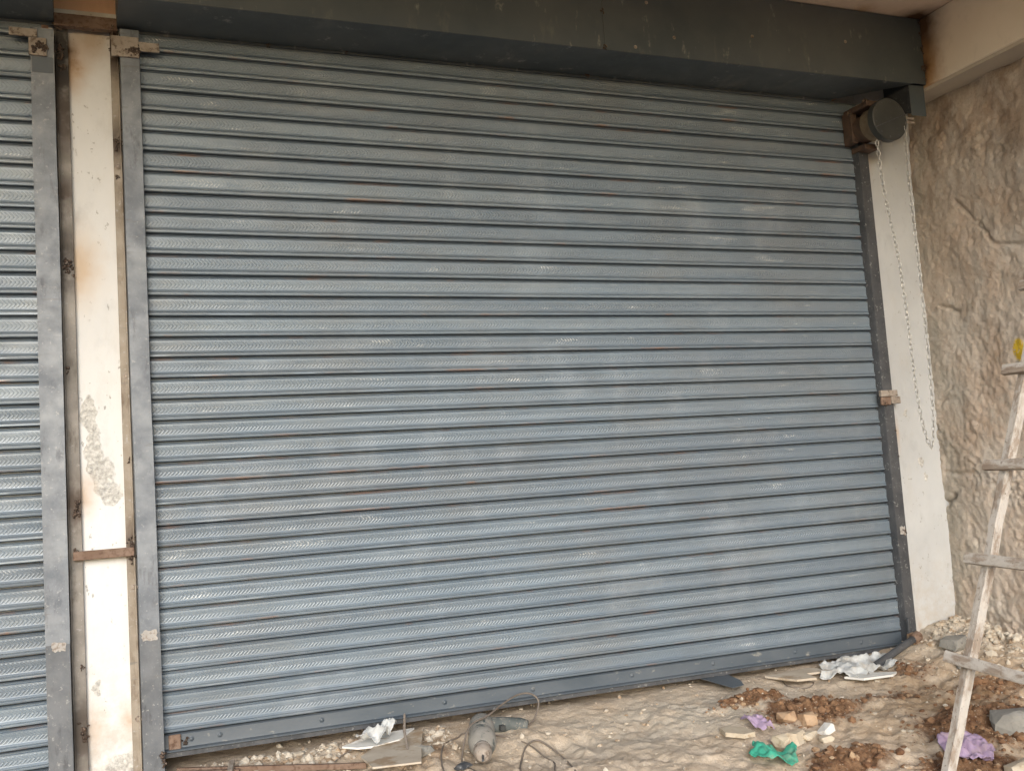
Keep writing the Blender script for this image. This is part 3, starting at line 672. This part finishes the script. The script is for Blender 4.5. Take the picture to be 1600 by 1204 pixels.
# ---------------------------------------------------------------- ladder
lad = empty('ladder', (2.69, -1.52, -.17), 'rough plaster-splashed timber ladder leaning at the right picture edge', 'ladder')
ldir = Vector((.416, 0, 1)).normalized(); lnor = Vector((-ldir.z, 0, ldir.x))
def oriented_box(c_, ax, ay, az, hx, hy, hz, jit=0.0, seed=0, segs=14):
    # a stick along az, uneven along its length
    rr = random.Random(seed); vv = []; ff = []
    for j in range(segs+1):
        t = -1+2*j/segs; jx = rr.uniform(-jit, jit); jy = rr.uniform(-jit, jit); sc = 1+rr.uniform(-jit, jit)*9
        ch_ = .82
        for sx, sy in ((-1, -ch_), (-ch_, -1), (ch_, -1), (1, -ch_), (1, ch_), (ch_, 1), (-ch_, 1), (-1, ch_)):
            vv.append(c_+az*(t*hz)+ax*(sx*hx*sc+jx)+ay*(sy*hy*sc+jy))
    for j in range(segs):
        for i in range(8): ff.append((j*8+i, j*8+(i+1) % 8, (j+1)*8+(i+1) % 8, (j+1)*8+i))
    ff.append(tuple(range(8))); ff.append(tuple(segs*8+i for i in range(8)))
    return MB().add(vv, ff)
YA = Vector((0, 1, 0))
for yy, sd in ((-1.30, 3), (-1.78, 4)):
    base = Vector((2.624, yy, -.36)); L_ = 3.63
    me_mb = oriented_box(Vector((0, 0, 0)), Vector((1, 0, 0)), YA, Vector((0, 0, 1)), .0205, .0195, L_/2, .0018, sd, 40)
    o = me_mb.build('rail', 'wood', lad, 30)
    rotm = Matrix((lnor*-1, YA, ldir)).transposed().to_4x4()
    o.matrix_local = Matrix.Translation(base+ldir*(L_/2)-lad.location) @ rotm
for k, (zr_, dz) in enumerate([(.195, .055), (.575, .03), (.945, .015), (1.335, .01), (1.70, .0), (2.06, .01), (2.42, 0), (2.78, 0)]):
    t = (zr_+.26)/ldir.z; c_ = Vector((2.665, -1.53, -.26))+ldir*t+lnor*.032
    me_mb = oriented_box(Vector((0, 0, 0)), Vector((1, 0, 0)), Vector((0, 1, 0)), Vector((0, 0, 1)), .012, .0215, .31, .0012, 30+k, 8)
    o = me_mb.build('rung', 'wood', lad, 30)
    az = Vector((0, 1, dz/.31*.5)).normalized(); ax = lnor; ay = az.cross(ax).normalized(); ax = ay.cross(az)
    o.matrix_local = Matrix.Translation(c_-lad.location) @ Matrix((ax, ay, az)).transposed().to_4x4()

# ---------------------------------------------------------------- drill with its cord
M['drill_body'] = mottled('dusty_drill_casing', (.30, .285, .255), (.40, .375, .335), 20, rough=.8, c3=(.12, .135, .13), sc3=30, lo3=.55, hi3=.66, bumpd=.002)
M['drill_dark'] = mottled('dusty_dark_grip', (.07, .085, .085), (.13, .14, .135), 24, rough=.7, c3=(.35, .31, .26), sc3=34, lo3=.56, hi3=.68, bumpd=.002)
M['cord'] = mottled('grey_brown_cable', (.14, .115, .095), (.20, .17, .145), 30, rough=.7, bumpd=0)
d0 = Vector((1.285, -.09, 0)); d1 = Vector((1.125, -.53, 0))
zb = gz(1.2, -.3)+.058
dr = empty('power_drill', (1.2, -.3, gz(1.2, -.3)), 'dusty grey power drill lying in the dirt under the shutter', 'drill')
ax = (d1-d0).normalized(); L_ = (d1-d0).length
def dp(t, side=0, up_=0): return d0+ax*(t*L_)+Vector((-ax.y, ax.x, 0))*side+Vector((0, 0, zb+up_-t*.012))
part('motor_casing', MB().tube([dp(0), dp(.015), dp(.05), dp(.2), dp(.42), dp(.45)], [.03, .044, .054, .055, .051, .047], 16), 'drill_body', dr, 35)
part('gear_case', MB().tube([dp(.45), dp(.47), dp(.60), dp(.72), dp(.80)], [.054, .057, .058, .051, .036], 16), 'drill_body', dr, 35)
part('collar', MB().tube([dp(.80), dp(.82), dp(.86), dp(.865)], [.031, .036, .036, .03], 14), 'bracket', dr, 35)
part('chuck', MB().tube([dp(.865), dp(.88), dp(.97), dp(1.0)], [.032, .037, .035, .024], 14), 'bracket', dr, 35)
part('drill_bit', MB().tube([dp(1.0), dp(1.14)], .005, 6), 'steel_dark', dr)
for k in range(3):
    part('vent_slot', MB().poly([dp(.28, .016-.015*k, .0535-.004*abs(k-1)), dp(.28, .008-.015*k, .0540-.004*abs(k-1)), dp(.37, .008-.015*k, .0540-.004*abs(k-1)), dp(.37, .016-.015*k, .0535-.004*abs(k-1))], .003, (0, 0, 1)), 'drill_dark', dr)
part('vent_slot', MB().box(-.012, .012, -.02, .02, 0, .004, .001, Matrix.Translation(dp(.52, 0, .055)) @ Matrix.Rotation(.35, 4, 'Z')), 'drill_dark', dr)
hp = [dp(.10), dp(.06, .06, -.003), dp(.03, .12, -.008), dp(.02, .17, -.016), dp(.03, .20, -.02)]
part('handle', MB().tube(hp, [.040, .036, .032, .032, .024], 12), 'drill_dark', dr, 35)
part('trigger', MB().box(-.012, .012, -.02, .012, -.012, .012, .003, Matrix.Translation(dp(.12, .085, -.006))), 'black', dr)
h_end = hp[-1]
def onground(pts, lift=.004): return [(x, y, gz(x, y)+lift+(p[0] if p else 0)) for x, y, *p in pts]
cpts = [tuple(h_end)]+[(1.52, -.13, gz(1.52, -.13)+.02), (1.56, -.09, .05), (1.53, -.07, .085), (1.46, -.085, .09), (1.36, -.14, .07), (1.27, -.22, .055), (1.16, -.29, zb+.045), (1.09, -.38, gz(1.09, -.38)+.01), (1.075, -.45, gz(1.075, -.45)+.005), (1.09, -.56, gz(1.09, -.56)+.005), (1.05, -.75, gz(1.05, -.75)+.005)]
part('power_cord', MB().tube(spline(cpts, 8), .0042, 7), 'cord', dr, 60)
tag(MB().tube(spline(onground([(1.22, -.75), (1.255, -.59), (1.318, -.446), (1.38, -.355), (1.44, -.325, .012), (1.475, -.36, .01), (1.493, -.47), (1.47, -.58), (1.445, -.70), (1.42, -.85)]), 8), .004, 7).build('cable', 'cord', None, 60), 'thin cable bent in an arch on the pale earth right of the drill', 'cable')
tag(MB().tube(spline(onground([(.955, -.62), (.985, -.44), (1.03, -.31), (1.085, -.20), (1.15, -.155), (1.20, -.14, .0), (1.33, -.23), (1.393, -.343), (1.42, -.45), (1.425, -.53), (1.38, -.64), (1.36, -.8)]), 8), .0035, 7).build('cable', 'cord', None, 60), 'thin brown cable passing beneath the drill on the ground', 'cable')
tag(MB().tube(spline(onground([(2.86, -.10), (2.83, -.19), (2.90, -.235), (2.97, -.20), (2.95, -.13), (3.02, -.10), (3.10, -.16), (3.13, -.24)]), 8), .0022, 6).build('wire', 'cord', None, 60), 'thin wire curled beside the crumpled white plastic sheet', 'wire')
tag(MB().tube(spline(onground([(.42, -.30), (.58, -.203), (.67, -.15, .01), (.764, -.102, .02), (.84, -.10, .02), (.90, -.12, .01)]), 8), .003, 6).build('wire', 'cord', None, 60), 'brown wire bent over the scrap boards left of the drill', 'wire')

# ---------------------------------------------------------------- scrap and rubbish on the ground
M['board_white'] = mottled('white_board', (.70, .70, .67), (.78, .77, .74), 7, rough=.6, c3=(.45, .38, .29), sc3=16, lo3=.56, hi3=.7, bumpd=.001)
M['board_grey'] = mottled('dusty_board', (.46, .39, .305), (.56, .50, .415), 8, rough=.85, c3=(.36, .265, .175), sc3=9, lo3=.48, hi3=.62, bumpd=.002)
M['stone_beige'] = mottled('beige_stone', (.50, .42, .31), (.60, .53, .42), 12, rough=.9, c3=(.34, .24, .15), sc3=28, lo3=.56, hi3=.7, bumpd=.006)
M['stone_orange'] = mottled('orange_stone', (.38, .25, .155), (.48, .35, .235), 14, rough=.9, c3=(.24, .12, .06), sc3=30, lo3=.55, hi3=.7, bumpd=.006)
M['stone_grey'] = mottled('grey_rock', (.20, .195, .18), (.29, .28, .255), 14, rough=.9, c3=(.13, .125, .12), sc3=30, lo3=.55, hi3=.7, bumpd=.01, bsc=30)
M['green_bag'] = plastic('green_plastic', (.07, .42, .29), .0, .4, (.05, .28, .20))
M['purple_bag'] = plastic('purple_plastic', (.42, .32, .46), .0, .45, (.33, .24, .36))
M['clear_bag'] = plastic('milky_plastic_film', (.76, .78, .78), .2, .3, (.52, .53, .52))
def plate(name, pts, thick, mat, label, cat, lift=.01, group=None, tilt=(0, 0)):
    z = max(gz(*p[:2]) for p in pts)
    cx = sum(p[0] for p in pts)/len(pts); cy = sum(p[1] for p in pts)/len(pts)
    mb = MB().poly([(p[0]-cx, p[1]-cy, (p[2] if len(p) > 2 else 0)) for p in pts], thick, (0, 0, 1))
    o_ = mb.build(name, mat, None, None, (cx, cy, (gz(cx, cy)+z)/2+lift)); o_.rotation_euler = (tilt[0], tilt[1], 0)
    return tag(o_, label, cat, group)
plate('scrap_board', [(.67, -.10), (.80, -.04, .012), (1.00, -.03, .012), (.90, -.15, .004), (.80, -.18), (.72, -.16)], .008, 'board_white', 'broken white board lying under the shutter edge left of drill', 'board', .012)
plate('scrap_board', [(.78, -.18), (.90, -.10), (1.04, -.035, .01), (.96, -.26), (.88, -.52), (.70, -.48), (.70, -.30)], .007, 'board_grey', 'dusty beige board lying half over the white one left of drill', 'board', .024)
plate('scrap_board', [(2.79, -.06), (2.90, -.035), (3.08, -.03), (3.12, -.16), (2.98, -.14), (2.95, -.25), (2.85, -.23)], .010, 'board_grey', 'flat pale board fragment left of the crumpled white plastic', 'board', .008)
plate('scrap_board', [(3.10, -.27), (3.22, -.25), (3.36, -.34), (3.30, -.38), (3.14, -.36)], .010, 'board_white', 'narrow white board strip below the dark steel pipe', 'board', .008)
o = plate('metal_strip', [(2.44, .04, .02), (2.60, .02, .02), (2.60, -.13, .004), (2.575, -.19, -.004), (2.50, -.21, -.004)], .003, 'rail_paint', 'blue-grey painted steel offcut poking out beneath the shutter', 'metal strip', .022)
plate('slab_stone', [(2.16, -.60), (2.21, -.60), (2.245, -.66), (2.235, -.745), (2.18, -.75), (2.135, -.68)], .018, 'stone_beige', 'flat beige stone slab left of the small purple rag', 'stone', .004)

def shard(name, x, y, r, h_, mat, label, cat, seed, group=None, ang=0.0, sink=.25):
    rr = random.Random(seed); pts = []
    for _ in range(22):
        w3 = [rr.uniform(-1, 1) for _k in range(3)]; w3[rr.randrange(3)] = rr.choice((-1, 1))*rr.uniform(.75, 1); ln = max(1.0, math.hypot(*w3)/1.2)
        px, py, u = w3[0]/ln*r[0], w3[1]/ln*r[1], w3[2]/ln
        pts.append((px*math.cos(ang)-py*math.sin(ang), px*math.sin(ang)+py*math.cos(ang), u*h_*.5))
    o_ = hull(name, pts, mat, None, (x, y, gz(x, y)+h_*(.5-sink))); return tag(o_, label, cat, group)
shard('stone', 2.479, -.631, (.045, .035), .07, 'stone_orange', 'orange-brown stone on the dark soil, nearer the purple rag', 'stone', 3)
shard('stone', 2.545, -.685, (.035, .042), .08, 'stone_orange', 'upright orange stone on the dark soil patch, right of its neighbour', 'stone', 4)
shard('stone', 2.385, -.80, (.055, .04), .075, 'stone_beige', 'pale wedge-shaped stone just behind the green plastic', 'stone', 5, ang=.5)
shard('stone', 2.305, -.825, (.030, .045), .085, 'stone_beige', 'narrow pale stone standing against the green plastic', 'stone', 15, ang=.2)
shard('stone', 2.46, -.80, (.060, .026), .035, 'stone_beige', 'long flat cream tile fragment right of the green plastic', 'stone', 6, ang=.5)
shard('stone', 2.555, -.79, (.042, .034), .05, 'board_white', 'whitish broken tile corner at the edge of the dark soil', 'stone', 7, ang=.3)
shard('stone', 2.49, -.87, (.035, .02), .03, 'stone_beige', 'small cream stone in front of the whitish tile corner', 'stone', 8)
shard('rock', 3.31, -1.10, (.14, .075), .13, 'stone_grey', 'large dark grey rock at the right picture edge behind the ladder', 'rock', 9, ang=-.5)
shard('rock', 3.00, -1.37, (.085, .05), .09, 'stone_beige', 'pale beige rock in the bottom right corner', 'rock', 10, ang=.2)
shard('rock', 2.905, -1.40, (.03, .03), .045, 'stone_beige', 'small pale stone touching the purple bag in the bottom right', 'stone', 16)
shard('rock', 3.80, -.29, (.085, .06), .085, 'stone_grey', 'grey mortar lump at the foot of the right column', 'rock', 11, ang=.3)
shard('rock', 3.665, -.47, (.035, .035), .08, 'stone_grey', 'small dark stone directly left of the ladder above its low rung', 'rock', 12)
shard('rock', 3.72, -.10, (.05, .04), .07, 'stone_orange', 'brown lump of earth at the lower right shutter corner', 'rock', 13)
shard('stone', .955, -.30, (.028, .05), .06, 'stone_grey', 'dark grey stone beside the beige board left of the drill', 'stone', 14, ang=.4)
shard('stone', 1.055, -.49, (.035, .03), .03, 'steel_dark', 'flat dark chip at the bottom picture edge left of the drill chuck', 'chip', 18, ang=.4)
shard('clod', 2.815, -1.33, (.05, .03), .05, 'rust', 'reddish brown clod at the lower edge of the purple bag', 'clod', 17, ang=.1)

def cloth(name, cx, cy, w, d, outline, amp, mat, label, cat, seed, rot=0.0, up_=.0, n=44, freq=9.0):
    us = np.linspace(-1, 1, n); U, V = np.meshgrid(us, us, indexing='ij')
    X_ = U*w/2; Y_ = V*d/2
    x = cx+X_*math.cos(rot)-Y_*math.sin(rot); y = cy+X_*math.sin(rot)+Y_*math.cos(rot)
    z = ground_z(x, y)+.006+up_+amp*(.45+.9*ridged(x*freq+seed, y*freq*.6, 2, seed))*np.clip(1.15-.35*(U**2+V**2), .3, 1)+amp*.4*fbm(x*40, y*40, 2, seed+2)
    z = np.maximum(z, ground_z(x, y)+.004)
    bm = bmesh.new(); vs_ = {}
    def inside(u, v):
        a = math.atan2(v, u); q_ = math.hypot(u, v); k_ = (a+math.pi)/(2*math.pi)*len(outline); i = int(k_) % len(outline); f_ = k_-int(k_)
        return q_ < outline[i]*(1-f_)+outline[(i+1) % len(outline)]*f_
    keep = np.vectorize(inside)(U, V)
    for i in range(n):
        for j in range(n):
            if keep[i, j]: vs_[i, j] = bm.verts.new((x[i, j]-cx, y[i, j]-cy, z[i, j]-gz(cx, cy)))
    for i in range(n-1):
        for j in range(n-1):
            q_ = [(i, j), (i+1, j), (i+1, j+1), (i, j+1)]; q_ = [vs_[k_] for k_ in q_ if k_ in vs_]
            if len(q_) >= 3: bm.faces.new(q_)
    bmesh.ops.delete(bm, geom=[v_ for v_ in bm.verts if not v_.link_faces], context='VERTS')
    me = bpy.data.meshes.new(name); bm.to_mesh(me); bm.free()
    o_ = link(name, me, mat, None, 50, (cx, cy, gz(cx, cy)))
    so_ = o_.modifiers.new('thickness', 'SOLIDIFY'); so_.thickness = .0015
    return tag(o_, label, cat)
cloth('plastic_bag', 2.205, -.895, .19, .24, [.9, .75, 1.0, .8, .95, .7, 1.0, .85, .6, .95], .026, 'green_bag', 'crumpled bright green plastic scrap at the bottom picture edge', 'plastic scrap', 3, rot=.5, up_=.012)
cloth('plastic_bag', 2.305, -.655, .10, .24, [.7, .95, .55, .8, .6, .9, .95, .6, .7, .5], .03, 'purple_bag', 'small crumpled purple rag behind the green plastic', 'plastic scrap', 5, rot=.3, up_=.008)
cloth('plastic_bag', 2.935, -1.17, .22, .24, [.95, .9, 1.0, .95, .85, 1.05, .9, 1.1, .9, 1.0], .014, 'purple_bag', 'flattened purple plastic bag under the foot of the ladder', 'plastic bag', 7, rot=-.3, up_=.006)
cloth('plastic_sheet', 3.25, -.17, .56, .30, [.9, .6, 1.0, .7, 1.1, .8, .95, .7, 1.05, .75, .9, .65], .024, 'clear_bag', 'crumpled milky white plastic sheet beneath the shutter right side', 'plastic sheet', 9, rot=.15, up_=.004, n=70, freq=12)
cloth('plastic_sheet', .80, -.145, .22, .13, [.9, .6, 1.0, .7, 1.1, .8, .95, .7], .05, 'clear_bag', 'small crumpled white film on the boards left of drill', 'plastic sheet', 12, rot=.4, up_=.03, n=36, freq=14)

pp = Vector((3.34, -.215, gz(3.34, -.215)+.02)); pq = Vector((3.70, -.15, gz(3.70, -.15)+.045))
pipe = tag(MB().tube([pp, pp.lerp(pq, .86)], .019, 14).build('steel_pipe', 'steel_dark', None, 40), 'short dark steel pipe with knobbed end below right shutter corner', 'pipe')
MB().tube([pp.lerp(pq, .86), pp.lerp(pq, .88), pp.lerp(pq, .98), pq], [.02, .028, .028, .022], 14).build('pipe_collar', 'rust', pipe, 40)
def bar(x0, y0, x1, y1, w, h_, lift0, lift1, mat, label):
    a = Vector((x0, y0, gz(x0, y0)+lift0)); b_ = Vector((x1, y1, gz(x1, y1)+lift1)); d = (b_-a).normalized(); s_ = d.cross(Vector((0, 0, 1))).normalized(); u_ = s_.cross(d)
    mb = oriented_box((a+b_)/2, s_, u_, d, w/2, h_/2, (b_-a).length/2, .0006, 5, 6)
    return tag(mb.build('steel_bar', mat, None, 30), label, 'steel bar')
bar(.03, -.055, .72, -.30, .018, .022, .020, .020, 'rust', 'long brown steel bar on the ground under the lower left shutter corner')
bar(.02, -.11, .25, -.165, .016, .02, .020, .016, 'rust', 'short brown steel bar in front of the long one, bottom left')
bar(.21, -.20, .235, -.09, .02, .02, .03, .03, 'bracket', 'stubby rusted steel offcut lying across the short bar')
tag(MB().tube([(.955, -.05, .075), (.92, -.16, .03), (.89, -.30, -.005), (.86, -.44, gz(.86, -.44)+.02)], [.005, .006, .006, .005], 6).build('steel_rod', 'bracket', None, 50), 'thin bent rod standing up from the scrap boards', 'rod')

# pebbles, crumbs of mortar and clods: too many to count, one object a kind
def scatter(name, mat, n, fn, smin, smax, seed, label, cat):
    rr = np.random.default_rng(seed); base = bmesh.new(); bmesh.ops.create_icosphere(base, subdivisions=1, radius=1)
    base.verts.ensure_lookup_table(); bv = np.array([v_.co[:] for v_ in base.verts]); bf = np.array([[v_.index for v_ in f.verts] for f in base.faces]); base.free()
    P = fn(rr, n); n = len(P); sz = smin*(smax/smin)**(rr.random(n)**2.6)
    z = ground_z(P[:, 0], P[:, 1])
    V = bv[None]*(1+rr.uniform(-.34, .34, (n, len(bv), 1)))
    V = V*(sz[:, None, None]*np.stack([rr.uniform(.7, 1.3, n), rr.uniform(.7, 1.3, n), rr.uniform(.45, .9, n)], -1)[:, None, :])
    a = rr.uniform(0, 6.28, n); ca, sa = np.cos(a)[:, None], np.sin(a)[:, None]
    X_ = V[..., 0]*ca-V[..., 1]*sa; Y_ = V[..., 0]*sa+V[..., 1]*ca
    V = np.stack([X_+P[:, :1], Y_+P[:, 1:2], V[..., 2]+z[:, None]+sz[:, None]*.22], -1)
    F = (bf[None]+(np.arange(n)*len(bv))[:, None, None]).reshape(-1, 3)
    me = bpy.data.meshes.new(name); me.from_pydata(V.reshape(-1, 3).tolist(), [], F.tolist()); me.update()
    o_ = link(name, me, mat); o_['kind'] = 'stuff'; return tag(o_, label, cat)
def anywhere(rr, n):
    p = np.stack([rr.uniform(.1, 4.05, n), rr.uniform(-1.7, .15, n)], -1)
    k = fbm(p[:, 0]*3, p[:, 1]*3, 3, 33)+.25*(p[:, 0] > 2)
    return p[(k > rr.uniform(-.5, .6, n))]
def on_soil(rr, n):
    p = np.stack([rr.uniform(1.9, 3.8, n), rr.uniform(-1.6, -.1, n)], -1); return p[soil_mask(p[:, 0], p[:, 1]) > rr.uniform(.12, 1.0, n)]
def by_wall(rr, n):
    p = np.stack([4.12-np.abs(rr.normal(0, .22, n)), -.42+rr.uniform(-.6, .42, n)], -1); return p[(p[:, 0] > 3.45)]
def under_edge(rr, n):
    p = np.stack([rr.uniform(.05, 1.15, n), -np.abs(rr.normal(.06, .10, n))], -1); return p
M['crumb'] = mottled('mortar_crumb', (.46, .40, .32), (.58, .53, .45), 9, rough=.95, c3=(.33, .24, .16), sc3=14, lo3=.5, hi3=.6, bumpd=.003)
M['clod'] = mottled('soil_clod', (.13, .062, .033), (.25, .145, .08), 11, rough=.95, c3=(.42, .30, .19), sc3=17, lo3=.55, hi3=.65, bumpd=.004)
scatter('gravel', 'crumb', 3200, anywhere, .0018, .014, 1, 'pale gravel and mortar crumbs strewn over the trodden earth', 'gravel')
scatter('soil_crumbs', 'clod', 9000, on_soil, .003, .022, 2, 'dark reddish brown crumbs of loose soil on the ground', 'soil')
scatter('rubble', 'crumb', 900, by_wall, .004, .030, 3, 'mortar rubble heaped along the foot of the side wall', 'rubble')
scatter('plaster_crumbs', 'crumb', 900, under_edge, .003, .022, 4, 'broken plaster crumbs heaped beneath the shutter left side', 'rubble')
